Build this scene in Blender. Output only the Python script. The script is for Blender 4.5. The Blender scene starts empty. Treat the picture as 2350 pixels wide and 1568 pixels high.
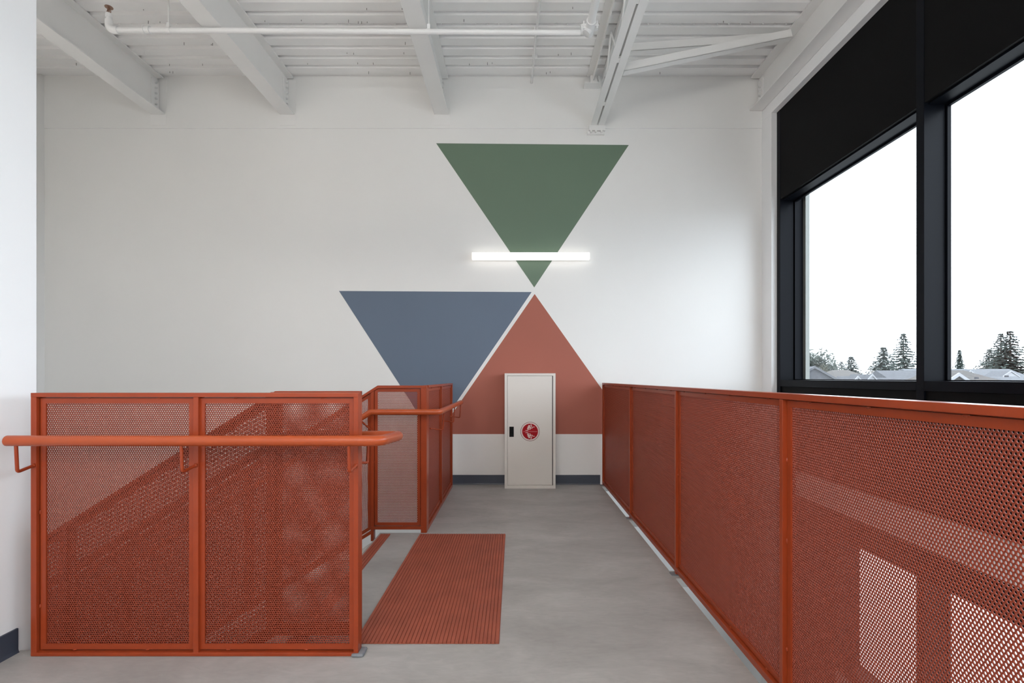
import bpy, math, random
import numpy as np
from mathutils import Vector, Matrix

random.seed(7)
sc = bpy.context.scene
COL = sc.collection
CAMZ = 1.143

# ------------------------------------------------------------------ helpers
class MB:
    def __init__(s):
        s.v = []; s.f = []
    def add(s, vs, fs):
        b = len(s.v)
        s.v += [tuple(p) for p in vs]
        s.f += [tuple(b + i for i in f) for f in fs]
    def box(s, x0, x1, y0, y1, z0, z1):
        s.add([(x0,y0,z0),(x1,y0,z0),(x1,y1,z0),(x0,y1,z0),(x0,y0,z1),(x1,y0,z1),(x1,y1,z1),(x0,y1,z1)],
              [(0,3,2,1),(4,5,6,7),(0,1,5,4),(1,2,6,5),(2,3,7,6),(3,0,4,7)])
        return s
    def prism(s, poly, fn, a, b):
        """poly: 2-D points (counter-clockwise seen from +fn axis); fn(p, q, t) -> xyz; extruded t = a..b"""
        n = len(poly)
        vs = [fn(p[0], p[1], a) for p in poly] + [fn(p[0], p[1], b) for p in poly]
        fs = [tuple(range(n - 1, -1, -1)), tuple(range(n, 2 * n))]
        fs += [(i, (i + 1) % n, n + (i + 1) % n, n + i) for i in range(n)]
        s.add(vs, fs); return s
    def ring(s, outer, inner, fn, a, b):
        n = len(outer)
        vs = [fn(p[0], p[1], t) for t in (a, b) for L in (outer, inner) for p in L]
        fs = []
        for i in range(n):
            j = (i + 1) % n
            O0, O1, I0, I1 = i, j, n + i, n + j
            fs.append((O0, I0, I1, O1))
            fs.append((2*n+O0, 2*n+O1, 2*n+I1, 2*n+I0))
            fs.append((O0, O1, 2*n+O1, 2*n+O0))
            fs.append((I1, I0, 2*n+I0, 2*n+I1))
        s.add(vs, fs); return s
    def tube(s, pts, r, n=16, caps=True):
        pts = [Vector(p) for p in pts]
        rs = r if isinstance(r, (list, tuple)) else [r] * len(pts)
        up = None; rings = []
        for i, p in enumerate(pts):
            d = (pts[min(i + 1, len(pts) - 1)] - pts[max(i - 1, 0)]).normalized()
            if up is None:
                a = Vector((0, 0, 1)) if abs(d.z) < .9 else Vector((1, 0, 0))
                up = (a - d * a.dot(d)).normalized()
            else:
                up = (up - d * up.dot(d)).normalized()
            side = d.cross(up)
            sc_ = 1.0
            if 0 < i < len(pts) - 1:
                a1 = (pts[i] - pts[i-1]).normalized(); c = max(.3, a1.dot(d)); sc_ = 1 / c
            rings.append([p + (up * math.cos(2*math.pi*k/n) + side * math.sin(2*math.pi*k/n)) * rs[i] for k in range(n)])
        vs = [q for R in rings for q in R]; fs = []
        for i in range(len(rings) - 1):
            for k in range(n):
                l = (k + 1) % n
                fs.append((i*n+k, i*n+l, (i+1)*n+l, (i+1)*n+k))
        if caps:
            fs.append(tuple(range(n - 1, -1, -1)))
            fs.append(tuple((len(rings)-1)*n + k for k in range(n)))
        s.add(vs, fs); return s
    def blob(s, c, rx, ry, rz):
        vs = []; fs = []
        N, M = 8, 5
        for i in range(1, M):
            t = math.pi * i / M
            for k in range(N):
                a = 2*math.pi*k/N
                vs.append((c[0]+rx*math.sin(t)*math.cos(a), c[1]+ry*math.sin(t)*math.sin(a), c[2]+rz*math.cos(t)))
        top = len(vs); vs.append((c[0],c[1],c[2]+rz)); vs.append((c[0],c[1],c[2]-rz))
        for i in range(M - 2):
            for k in range(N):
                l = (k+1) % N
                fs.append((i*N+k, (i+1)*N+k, (i+1)*N+l, i*N+l))
        for k in range(N):
            l = (k+1) % N
            fs.append((top, k, l)); fs.append((top+1, (M-2)*N+l, (M-2)*N+k))
        s.add(vs, fs); return s
    def build(s, name, m, parent=None, smooth=False, bevel=0, seg=2):
        me = bpy.data.meshes.new(name)
        me.from_pydata(s.v, [], s.f); me.update()
        return link(name, me, m, parent, smooth, bevel, seg)

def link(name, me, m, parent=None, smooth=False, bevel=0, seg=2):
    o = bpy.data.objects.new(name, me); COL.objects.link(o)
    if m: me.materials.append(m)
    if parent is not None:
        o.parent = parent
        top = parent
        while top.parent is not None: top = top.parent
        o.matrix_parent_inverse = Matrix.Translation(-top.location) if parent is top else Matrix.Identity(4)
    if smooth:
        me.polygons.foreach_set('use_smooth', [True] * len(me.polygons))
        if hasattr(me, 'set_sharp_from_angle'): me.set_sharp_from_angle(angle=math.radians(40))
    if bevel:
        b = o.modifiers.new('Bevel', 'BEVEL'); b.width = bevel; b.segments = seg; b.limit_method = 'ANGLE'
        b.angle_limit = math.radians(40); b.harden_normals = False
    return o

def tag(o, label=None, cat=None, group=None, kind=None):
    if label: o['label'] = label
    if cat: o['category'] = cat
    if group: o['group'] = group
    if kind: o['kind'] = kind
    return o

def thing(name, label, cat, loc=(0,0,0), group=None):
    o = bpy.data.objects.new(name, None); COL.objects.link(o)
    o.location = loc; o.empty_display_size = .1
    return tag(o, label, cat, group)

def struct_root(name, loc=(0,0,0)):
    o = bpy.data.objects.new(name, None); COL.objects.link(o); o.location = loc
    o['kind'] = 'structure'; return o

def struct(mb, name, m, parent=None, **k):
    o = mb.build(name, m, parent, **k)
    if parent is None: o['kind'] = 'structure'
    return o

def copy_tree(o, parent=None):
    c = o.copy(); COL.objects.link(c)
    if parent is not None: c.parent = parent
    for ch in [x for x in bpy.data.objects if x.parent == o]:
        copy_tree(ch, c)
    return c

def arc(p0, p1, p2, r, n=6):
    """rounded corner at p1"""
    p0, p1, p2 = Vector(p0), Vector(p1), Vector(p2)
    d0 = (p0 - p1).normalized(); d2 = (p2 - p1).normalized()
    ang = d0.angle(d2); t = r / math.tan(ang / 2)
    a, b = p1 + d0 * t, p1 + d2 * t
    out = []
    for i in range(n + 1):
        u = i / n
        out.append(a * (1-u)**2 + p1 * 2*u*(1-u) + b * u*u)
    return out

def path(pts, r):
    out = [Vector(pts[0])]
    for i in range(1, len(pts) - 1):
        out += arc(pts[i-1], pts[i], pts[i+1], r)
    out.append(Vector(pts[-1])); return out

# ------------------------------------------------------------------ materials
def mat(name, col, rough=.6, metal=0, spec=.5, noise=0, nscale=8, bump=0, bscale=60, rvar=0):
    m = bpy.data.materials.new(name); m.use_nodes = True
    nt = m.node_tree; b = nt.nodes['Principled BSDF']
    b.inputs['Base Color'].default_value = (*col, 1); b.inputs['Roughness'].default_value = rough
    b.inputs['Metallic'].default_value = metal; b.inputs['Specular IOR Level'].default_value = spec
    if noise or bump or rvar:
        tc = nt.nodes.new('ShaderNodeTexCoord')
    if noise:
        n = nt.nodes.new('ShaderNodeTexNoise'); n.inputs['Scale'].default_value = nscale; n.inputs['Detail'].default_value = 6
        nt.links.new(tc.outputs['Object'], n.inputs['Vector'])
        r = nt.nodes.new('ShaderNodeValToRGB')
        r.color_ramp.elements[0].position = .3; r.color_ramp.elements[1].position = .7
        r.color_ramp.elements[0].color = (*[c * (1 - noise) for c in col], 1)
        r.color_ramp.elements[1].color = (*[min(1, c * (1 + noise)) for c in col], 1)
        nt.links.new(n.outputs['Fac'], r.inputs['Fac']); nt.links.new(r.outputs['Color'], b.inputs['Base Color'])
    if bump:
        n2 = nt.nodes.new('ShaderNodeTexNoise'); n2.inputs['Scale'].default_value = bscale; n2.inputs['Detail'].default_value = 3
        nt.links.new(tc.outputs['Object'], n2.inputs['Vector'])
        bp = nt.nodes.new('ShaderNodeBump'); bp.inputs['Strength'].default_value = bump; bp.inputs['Distance'].default_value = .002
        nt.links.new(n2.outputs['Fac'], bp.inputs['Height']); nt.links.new(bp.outputs['Normal'], b.inputs['Normal'])
    return m

M = {}
M['wall'] = mat('white wall paint', (.825,.822,.806), .65, noise=.012, nscale=1.2)
M['wall2'] = mat('white gypsum paint', (.88,.885,.89), .6, noise=.008, nscale=1.5)
M['steelw'] = mat('white painted steel', (.84,.835,.82), .5, noise=.012, nscale=4)
M['deck'] = mat('white painted deck', (.90,.895,.885), .55, noise=.02, nscale=3)
M['pipew'] = mat('white painted pipe', (.83,.83,.825), .4)
M['rust'] = mat('rust red powder coat', (.31,.047,.0135), .29, spec=.35, noise=.05, nscale=9, bump=.06, bscale=220)
M['rusth'] = mat('rust orange handrail paint', (.40,.070,.018), .30, spec=.4, noise=.04, nscale=14)
M['sheet'] = mat('rust red perforated sheet paint', (.255,.041,.0165), .42, spec=.4)
M['mat'] = mat('terracotta tactile rubber', (.35,.085,.046), .6, noise=.10, nscale=7, bump=.2, bscale=120)
M['green'] = mat('green wall paint', (.135,.200,.140), .6, noise=.02, nscale=2)
M['blue'] = mat('slate blue wall paint', (.118,.158,.222), .6, noise=.02, nscale=2)
M['red'] = mat('brick red wall paint', (.38,.112,.075), .6, noise=.02, nscale=2)
M['base'] = mat('slate rubber baseboard', (.050,.060,.085), .45)
M['cab'] = mat('off white cabinet enamel', (.70,.665,.62), .32, noise=.01, nscale=3)
M['black'] = mat('black plastic', (.004,.004,.0045), .4, spec=.15)
M['frame'] = mat('black anodised aluminium', (.0032,.0042,.0070), .42, spec=.09)
M['spandrel'] = mat('matt black spandrel panel', (.004,.004,.0042), .65, spec=.10)
M['signred'] = mat('sign red', (.36,.002,.008), .5, spec=.2)
M['signwhite'] = mat('sign pale print', (.75,.62,.58), .5)
M['signline'] = mat('sign rose line', (.55,.11,.12), .5)
M['signdark'] = mat('sign dark outline', (.10,.045,.045), .5)
M['copper'] = mat('bronze sprinkler', (.32,.20,.15), .35, metal=.8)
M['extwhite'] = mat('exterior pale panel', (.27,.285,.27), .6)
M['curb'] = mat('blue grey mortar', (.20,.21,.23), .7, noise=.1, nscale=40)
M['galv'] = mat('white metal bolt', (.70,.70,.69), .4)
M['rod'] = mat('white hanger rod', (.76,.76,.75), .45)
M['soil'] = mat('pale outdoor paving', (.36,.36,.35), .9, noise=.2, nscale=.2)
M['roofg'] = mat('grey asphalt shingles', (.055,.057,.064), .85, noise=.22, nscale=6)
M['roofb'] = mat('brown grey asphalt shingles', (.052,.047,.043), .85, noise=.25, nscale=6)
M['roofp'] = mat('pale grey asphalt shingles', (.075,.080,.088), .85, noise=.15, nscale=6)
M['siding'] = mat('pale house siding', (.07,.073,.08), .8)
M['trimw'] = mat('white house trim', (.22,.225,.235), .7)
M['needle'] = mat('dark conifer needles', (.024,.036,.030), .8, noise=.4, nscale=1.5)
M['needle2'] = mat('grey green conifer needles', (.036,.048,.042), .8, noise=.35, nscale=1.5)
M['leafg'] = mat('grey green leaves', (.060,.072,.060), .8, noise=.35, nscale=2)
M['bush'] = mat('olive shrub leaves', (.055,.055,.038), .8, noise=.35, nscale=2)
M['bark'] = mat('grey brown bark', (.05,.04,.033), .9, noise=.3, nscale=6)
M['lowfloor'] = mat('pale lower floor', (.62,.61,.59), .55, noise=.04, nscale=2)

def concrete():
    m = bpy.data.materials.new('trowelled grey concrete'); m.use_nodes = True
    nt = m.node_tree; N = nt.nodes; L = nt.links; b = N['Principled BSDF']
    tc = N.new('ShaderNodeTexCoord')
    mp = N.new('ShaderNodeMapping'); mp.inputs['Scale'].default_value = (1.0, 2.0, 1.0); mp.inputs['Rotation'].default_value = (0,0,.25)
    L.new(tc.outputs['Object'], mp.inputs['Vector'])
    n1 = N.new('ShaderNodeTexNoise'); n1.inputs['Scale'].default_value = 1.6; n1.inputs['Detail'].default_value = 12; n1.inputs['Roughness'].default_value = .62; n1.inputs['Distortion'].default_value = .5
    L.new(mp.outputs['Vector'], n1.inputs['Vector'])
    r1 = N.new('ShaderNodeValToRGB')
    e = r1.color_ramp.elements
    e[0].position = .30; e[0].color = (.325,.312,.298,1); e[1].position = .68; e[1].color = (.445,.433,.418,1)
    L.new(n1.outputs['Fac'], r1.inputs['Fac'])
    # thin trowel streaks
    mp2 = N.new('ShaderNodeMapping'); mp2.inputs['Scale'].default_value = (13, 36, 1); mp2.inputs['Rotation'].default_value = (0,0,.35)
    L.new(tc.outputs['Object'], mp2.inputs['Vector'])
    n2 = N.new('ShaderNodeTexNoise'); n2.inputs['Scale'].default_value = 1.0; n2.inputs['Detail'].default_value = 4; n2.inputs['Distortion'].default_value = 1.2
    L.new(mp2.outputs['Vector'], n2.inputs['Vector'])
    mr = N.new('ShaderNodeMapRange'); mr.inputs[1].default_value = .3; mr.inputs[2].default_value = .7; mr.inputs[3].default_value = .94; mr.inputs[4].default_value = 1.05
    L.new(n2.outputs['Fac'], mr.inputs[0])
    # pin holes
    n3 = N.new('ShaderNodeTexVoronoi'); n3.inputs['Scale'].default_value = 9
    L.new(tc.outputs['Object'], n3.inputs['Vector'])
    mr3 = N.new('ShaderNodeMapRange'); mr3.inputs[1].default_value = .015; mr3.inputs[2].default_value = .03; mr3.inputs[3].default_value = .55; mr3.inputs[4].default_value = 1.0
    L.new(n3.outputs['Distance'], mr3.inputs[0])
    mul = N.new('ShaderNodeMath'); mul.operation = 'MULTIPLY'
    L.new(mr.outputs[0], mul.inputs[0]); L.new(mr3.outputs[0], mul.inputs[1])
    mx = N.new('ShaderNodeVectorMath'); mx.operation = 'SCALE'
    L.new(r1.outputs['Color'], mx.inputs[0]); L.new(mul.outputs[0], mx.inputs['Scale'])
    L.new(mx.outputs['Vector'], b.inputs['Base Color'])
    b.inputs['Roughness'].default_value = .52; b.inputs['Specular IOR Level'].default_value = .35
    bp = N.new('ShaderNodeBump'); bp.inputs['Strength'].default_value = .25; bp.inputs['Distance'].default_value = .003
    L.new(n2.outputs['Fac'], bp.inputs['Height']); L.new(bp.outputs['Normal'], b.inputs['Normal'])
    return m
M['conc'] = concrete()

def glass():
    m = bpy.data.materials.new('clear window glass'); m.use_nodes = True
    nt = m.node_tree; nt.nodes.remove(nt.nodes['Principled BSDF'])
    t = nt.nodes.new('ShaderNodeBsdfTransparent'); t.inputs['Color'].default_value = (.975,.985,.98,1)
    g = nt.nodes.new('ShaderNodeBsdfGlossy'); g.inputs['Roughness'].default_value = .02
    lw = nt.nodes.new('ShaderNodeLayerWeight'); lw.inputs['Blend'].default_value = .5
    pw = nt.nodes.new('ShaderNodeMath'); pw.operation = 'POWER'; pw.inputs[1].default_value = 5
    f = nt.nodes.new('ShaderNodeMath'); f.operation = 'MULTIPLY_ADD'; f.inputs[1].default_value = .9; f.inputs[2].default_value = .03
    nt.links.new(lw.outputs['Facing'], pw.inputs[0]); nt.links.new(pw.outputs[0], f.inputs[0])
    mx = nt.nodes.new('ShaderNodeMixShader')
    nt.links.new(f.outputs[0], mx.inputs[0]); nt.links.new(t.outputs[0], mx.inputs[1]); nt.links.new(g.outputs[0], mx.inputs[2])
    nt.links.new(mx.outputs[0], nt.nodes['Material Output'].inputs[0])
    return m
M['glass'] = glass()

def emit(name, col, s):
    m = bpy.data.materials.new(name); m.use_nodes = True
    b = m.node_tree.nodes['Principled BSDF']
    b.inputs['Base Color'].default_value = (.8,.8,.8,1)
    b.inputs['Emission Color'].default_value = (*col, 1); b.inputs['Emission Strength'].default_value = s
    return m
LAMP = 1.25
M['led'] = emit('lit led diffuser', (1,.95,.88), LAMP)
M['fill_led'] = emit('lit pendant diffuser', (1,.95,.89), 20.0)  # glow of the added fill lamps behind the viewer
M['stair_fill_led'] = emit('added stairwell fill diffuser', (1,.94,.87), 15.0)  # glow of the added fill lamps hidden in the stairwell

# ------------------------------------------------------------------ perforated sheet
def inset(poly, w):
    """offset a convex counter-clockwise polygon inwards by w"""
    n = len(poly); out = []
    for i in range(n):
        p0, p1, p2 = (Vector(poly[(i+k) % n]) for k in (-1, 0, 1))
        d1 = (p1 - p0).normalized(); d2 = (p2 - p1).normalized()
        n1 = Vector((-d1.y, d1.x)); n2 = Vector((-d2.y, d2.x))
        k = 1 + n1.dot(n2)
        out.append(tuple(p1 + (n1 + n2) * (w / k)))
    return out

PITCH = .009525; HOLE = .00332; THICK = .0026
def perforated(name, m, parent, poly, fn, n_at, ns=6, back=True, rot=0.0):
    P = np.array(poly); p = PITCH
    cr, sr = math.cos(rot), math.sin(rot)
    P = np.stack([P[:,0]*cr + P[:,1]*sr, -P[:,0]*sr + P[:,1]*cr], 1)      # the sheet's own axes run along the slope
    u0, v0 = P.min(0); u1, v1 = P.max(0)
    rows = int((v1 - v0) / (p * .8660254)) + 2; cols = int((u1 - u0) / p) + 2
    jj, ii = np.meshgrid(np.arange(rows), np.arange(cols), indexing='ij')
    cu = (u0 + (ii + .5 * (jj % 2)) * p).ravel(); cv = (v0 + jj * p * .8660254).ravel()
    keep = np.ones(len(cu), bool)
    for k in range(len(P)):
        a, b = P[k], P[(k + 1) % len(P)]
        keep &= (b[0]-a[0]) * (cv - a[1]) - (b[1]-a[1]) * (cu - a[0]) >= 0
    cu, cv = cu[keep], cv[keep]; n = len(cu)
    R = p / math.sqrt(3)
    if ns == 6:
        ang = np.radians(30 + 60 * np.arange(6)); rad = np.full(6, R); hr = HOLE * 1.06
    else:
        ang = np.radians(30 * np.arange(12)); rad = np.where(np.arange(12) % 2 == 0, p / 2, R); hr = HOLE * 1.015
    ou = cu[:, None] + rad * np.cos(ang); ov = cv[:, None] + rad * np.sin(ang)
    key = np.round(ou / 2e-5).astype(np.int64) * 10000000 + np.round(ov / 2e-5).astype(np.int64)
    # neighbouring cells share the corner points; snap on a coarse grid so rounding cannot split them
    key = (np.floor(ou / 4e-4 + .37).astype(np.int64)) * 1000003 + np.floor(ov / 4e-4 + .41).astype(np.int64)
    _, first, inv = np.unique(key.ravel(), return_index=True, return_inverse=True)
    inv = inv.reshape(n, ns)
    OU, OV = ou.ravel()[first], ov.ravel()[first]; no = len(OU)
    hu = (cu[:, None] + hr * np.cos(ang)).ravel(); hv = (cv[:, None] + hr * np.sin(ang)).ravel(); nh = len(hu)
    hidx = np.arange(nh).reshape(n, ns) + no
    def W(u, v, t):
        o = np.array(fn(0, 0, t)); U = np.array(fn(1, 0, t)) - o; V = np.array(fn(0, 1, t)) - o
        u, v = u*cr - v*sr, u*sr + v*cr
        return o + u[:, None] * U + v[:, None] * V
    front = np.concatenate([W(OU, OV, n_at), W(hu, hv, n_at)])
    nb = no + nh
    if back:
        co = np.concatenate([front, W(OU, OV, n_at - THICK), W(hu, hv, n_at - THICK)]); hb = hidx + nb; ob = inv + nb
    else:
        co = np.concatenate([front, W(hu, hv, n_at - THICK)]); hb = np.arange(nh).reshape(n, ns) + nb
    k1 = (np.arange(ns) + 1) % ns
    F = [np.stack([inv, inv[:, k1], hidx[:, k1], hidx], -1), np.stack([hidx, hidx[:, k1], hb[:, k1], hb], -1)]
    if back: F.append(np.stack([ob[:, k1], ob, hb, hb[:, k1]], -1))
    F = np.concatenate([f.reshape(-1, 4) for f in F]).astype(np.int32)
    me = bpy.data.meshes.new(name)
    me.vertices.add(len(co)); me.vertices.foreach_set('co', co.astype(np.float32).ravel())
    me.loops.add(F.size); me.loops.foreach_set('vertex_index', F.ravel())
    me.polygons.add(len(F)); me.polygons.foreach_set('loop_start', np.arange(0, F.size, 4, dtype=np.int32))
    me.update(calc_edges=True)
    return link(name, me, m, parent)

# ------------------------------------------------------------------ guardrails
def plane(origin, U, N):
    o = Vector(origin); U = Vector(U); N = Vector(N)
    return lambda u, z, n: tuple(o + U * u + N * n + Vector((0, 0, z)))

def ubox(mb, fn, u0, u1, z0, z1, n0, n1):
    mb.prism([(u0,z0),(u1,z0),(u1,z1),(u0,z1)], fn, n1, n0)   # n1 < n0 (behind -> front)

def guard_panel(root, fn, poly, ns=6, back=True, rec=.014, fw=.022, welds=True, rot=0.0):
    """poly counter-clockwise in (u, z)"""
    inner = inset(poly, fw)
    f = MB(); f.ring(poly, inner, fn, -rec - .006, -rec)
    f.ring(inset(poly, -.0032), inset(poly, fw - .008), fn, -rec - .0130, -rec - .0096)
    if welds:
        n = len(poly)
        for i in range(n):
            a, b = Vector(poly[i]), Vector(poly[(i+1) % n]); L = (b - a).length
            for k in range(max(1, int(L / .27))):
                t = (k + .5 + random.uniform(-.15, .15)) / max(1, int(L / .27))
                c = a.lerp(b, t)
                e = fn(c.x, c.y, -rec + .001)
                vert = abs((b - a).y) > abs((b - a).x)
                r1, r2 = .0038, .009
                U = Vector(fn(1,0,0)) - Vector(fn(0,0,0))
                rx = r1 if vert else r2
                f.blob(e, max(abs(U.x) * rx, r1), max(abs(U.y) * rx, r1), r2 if vert else r1)
    f.build('panel_frame', M['rust'], root, bevel=0)
    grow = inset(poly, fw - .006)
    perforated('perforated_sheet', M['sheet'], root, grow, fn, -rec - .0065, ns, back, rot)

def bracket(hr, foot, under, rail, r=.0065):
    """a bent rod from the post to the underside of a handrail"""
    b = MB().tube(path([foot, under, rail], .012), r, 10)
    b.blob(foot, .009, .009, .009)
    return b.build('bracket', M['rust'], hr, smooth=True)

def bar(root, fn, pts, th, n0, n1, name, m=None):
    """a flat bar following a polyline (its top edge) in the u-z plane"""
    mb = MB()
    P = [Vector(p) for p in pts]
    low = []
    for i, p in enumerate(P):
        d = (P[min(i+1, len(P)-1)] - P[max(i-1, 0)])
        if i in (0, len(P)-1): d = P[1]-P[0] if i == 0 else P[-1]-P[-2]
        low.append(Vector((p.x, p.y - th * d.length / abs(d.x))))
    for i in range(len(P) - 1):
        pass
    n = len(P)
    vs = [fn(p.x, p.y, t) for t in (n1, n0) for L in (P, low) for p in L]
    fs = []
    for i in range(n - 1):
        T0, T1, L0, L1 = i, i+1, n+i, n+i+1
        fs += [(T0, T1, L1, L0), (2*n+T0, 2*n+L0, 2*n+L1, 2*n+T1), (T0, 2*n+T0, 2*n+T1, T1), (L0, L1, 2*n+L1, 2*n+L0)]
    fs += [(0, n, 3*n, 2*n), (n-1, 3*n-1, 4*n-1, 2*n-1)]
    mb.add(vs, fs)
    return mb.build(name, m or M['rust'], root, bevel=.0015, seg=2)

def post(root, fn, u0, u1, z0, z1, n0=0, n1=-.05):
    mb = MB(); ubox(mb, fn, u0, u1, z0, z1, n0, n1)
    return mb.build('post', M['rust'], root, bevel=.0015)

ZT = 1.0805
# --- front landing guard
YF = 2.070
g1 = thing('guardrail', 'rust red perforated guardrail with two panels facing forward beside the near white wall', 'guardrail', (-1.31, YF, 0))
fF = plane((0, YF, 0), (1,0,0), (0,-1,0))
bar(g1, fF, [(-1.9825, ZT), (-.6415, ZT)], .0175, 0, -.045, 'top_rail')
bar(g1, fF, [(-1.9825, .016), (-.6415, .016)], .0150, 0, -.045, 'bottom_rail')
for u0, u1 in ((-1.983,-1.960), (-1.3175,-1.2965)):
    post(g1, fF, u0, u1, .001, ZT - .001, -.001, -.045)
post(g1, fF, -.6605, -.641, .001, ZT - .001, -.001, -.048)
for a, b in ((-1.9545,-1.3205), (-1.2990,-.6595)):
    guard_panel(g1, fF, [(a,.0225),(b,.0225),(b,1.0585),(a,1.0585)], 6)
hz, hy = .895, 1.985
hr = MB().tube(path([(-1.992,hy,hz), (-.527,hy,hz), (-.527,2.325,hz-.018), (-1.05,2.325,hz-.018), (-3.6,2.325,hz-.018-2.55*.63)], .045), .0211, 20).build('handrail', M['rusth'], g1, smooth=True)
MBc = MB().blob((-1.992,hy,hz), .010, .0205, .0205)
MBc.build('end_cap', M['rusth'], hr, smooth=True)
bracket(hr, (-1.968, YF-.004, .783), (-1.958, hy+.005, .771), (-1.958, hy, hz-.018))
bracket(hr, (-1.306, YF-.004, .783), (-1.309, hy+.005, .771), (-1.309, hy, hz-.018))
bracket(hr, (-.650, YF-.004, .783), (-.651, hy+.005, .771), (-.651, hy, hz-.018))
MB().box(-.668,-.618,YF-.010,YF+.055,.0005,.014).build('base_shoe', M['curb'], g1, bevel=.006)

# --- near stair guard (right behind the front one, sloping down to the left)
SL = .63
g2 = thing('guardrail', 'sloping perforated stair guardrail seen through the front panels, descending left', 'guardrail', (-1.0, 2.14, 0))
fN = plane((0, 2.200, 0), (1,0,0), (0,-1,0))
ZN = 1.084; xb = -1.044
def slz(x, z): return z if x >= xb else z - (xb - x) * SL
XL = -3.75
bar(g2, fN, [(XL, slz(XL, ZN)), (xb, ZN), (-.676, ZN)], .0175, 0, -.042, 'top_rail')
bar(g2, fN, [(XL, slz(XL, .045)), (xb, .045), (-.676, .045)], .025, 0, -.042, 'bottom_rail')
edges = [-.676, xb, -1.95, -2.85, XL + .02]
for u in edges[:-1] + [XL + .02]:
    post(g2, fN, u - .02, u, slz(u, .02), slz(u, ZN) - .004, -.001, -.041)
for a, b in zip(edges[1:], edges[:-1]):
    a2, b2 = a + .003, b - .023
    guard_panel(g2, fN, [(a2, slz(a2,.048)), (b2, slz(b2,.048)), (b2, slz(b2,ZN-.023)), (a2, slz(a2,ZN-.023))], 6, back=False, welds=False, rot=math.atan(SL) if b < -.9 else 0)
bracket(hr, (-.69, 2.2525, .765), (-.675, 2.318, .752), (-.675, 2.325, hz-.036))
# --- far stair guard
YB = 3.715
g3 = thing('guardrail', 'perforated guardrail at the far side of the stair top, one flat panel then sloping down', 'guardrail', (-.85, YB, 0))
fB = plane((0, YB, 0), (1,0,0), (0,-1,0))
xb = -1.008
bar(g3, fB, [(XL, slz(XL, 1.085)), (xb, 1.085), (-.6476, 1.085)], .0190, 0, -.045, 'top_rail')
bar(g3, fB, [(XL, slz(XL+.05, .048)), (-1.058, slz(-1.058,.048)-.0), (-1.0579, .048), (-.652, .048)], .022, 0, -.045, 'bottom_rail')
post(g3, fB, -.690, -.647, .001, 1.066, -.001, -.096)
post(g3, fB, -1.058, -1.036, -.06, slz(-1.04, 1.064), -.001, -.045)
for u in (-1.95, -2.85, XL + .02):
    post(g3, fB, u - .02, u, slz(u, .02), slz(u, 1.081), -.001, -.044)
guard_panel(g3, fB, [(-1.033,.053),(-.696,.053),(-.696,1.061),(xb-.004,1.061),(-1.033,1.061-.021*.63-.003)], 6)
for a, b in ((-1.95,-1.058), (-2.85,-1.95), (XL+.02,-2.85)):
    a2, b2 = a + .003, b - (.023 if b != -1.058 else .003)
    guard_panel(g3, fB, [(a2, slz(a2,.058)), (b2, slz(b2,.058)), (b2, slz(b2,1.060)), (a2, slz(a2,1.060))], 6, back=False, welds=False, rot=math.atan(SL))
hy2 = 3.61; hz2 = .897
hr3 = MB().tube(path([(-3.6,hy2,hz2-(3.6-1.02)*SL), (-1.03,hy2,hz2), (-.537,hy2,hz2), (-.537,5.065,hz2)], .05), .0211, 20).build('handrail', M['rusth'], g3, smooth=True)
MB().tube([(-1.105, hy2, hz2-.055), (-1.048, YB-.004, .752)], .0065, 10).build('bracket', M['rust'], hr3, smooth=True)
# --- guard along the corridor
XC = -.647
g4 = thing('guardrail', 'perforated guardrail of two narrow panels running back to the far wall beside the landing', 'guardrail', (XC, 4.5, 0))
fC = plane((XC, 0, 0), (0,1,0), (1,0,0))
bar(g4, fC, [(3.814,1.085), (5.285,1.085)], .019, 0, -.045, 'top_rail')
bar(g4, fC, [(3.814,.0305), (5.285,.0305)], .0300, 0, -.045, 'bottom_rail')
post(g4, fC, 4.505, 4.530, .02, 1.066, -.001, -.045)
post(g4, fC, 5.262, 5.285, .001, 1.066, -.001, -.045)
for a, b in ((3.818,4.500), (4.535,5.257)):
    guard_panel(g4, fC, [(a,.036),(b,.036),(b,1.061),(a,1.061)], 6)
for y in (3.84, 4.517, 5.03):
    bracket(hr3, (XC+.0098, y, .757), (-.545, y, .745), (-.537, y, hz2-.02), .005)
# --- right guard
XR = .930
g5 = thing('guardrail', 'long rust red perforated guardrail along the right edge of the walkway', 'guardrail', (XR, 3, 0))
fR = plane((XR, 0, 0), (0,-1,0), (-1,0,0))
bar(g5, fR, [(-5.375,1.0885), (-.57,1.0885)], .0205, 0, -.048, 'top_rail')
bar(g5, fR, [(-5.375,.046), (-.57,.046)], .026, 0, -.048, 'bottom_rail')
PY = [.592, 1.757, 2.922, 4.087]
for y in PY:
    post(g5, fR, -y - .022, -y, .006, 1.067, -.001, -.047)
post(g5, fR, -5.375, -5.353, .006, 1.067, -.001, -.047)
for i, (a, b) in enumerate(((.592,1.757), (1.757,2.922), (2.922,4.087), (4.087,5.353))):
    u0, u1 = -b + .003, -a - .025
    guard_panel(g5, fR, [(u0,.050),(u1,.050),(u1,1.064),(u0,1.064)], 12 if i == 0 else 6, rec=.016)
for y in PY + [5.353]:
    MB().box(.905, .978, y-.015, y+.037, .0002, .0052).build('base_plate', M['curb'], g5, bevel=.001)

# ------------------------------------------------------------------ floors, walls
EX = 5.41
fl = [(-2.07,-4.2), (.915,-4.2), (.915,EX), (-.695,EX), (-.695,3.722), (-.991,3.722), (-.991,2.118), (-2.07,2.118)]
struct(MB().prism(fl, lambda x, y, t: (x, y, t), -.28, 0), 'floor', M['conc'])
led = MB()
for a, b in ((.4,.545), (.652,1.705), (1.83,2.87), (2.99,4.035), (4.16,5.27)):
    pass
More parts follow.
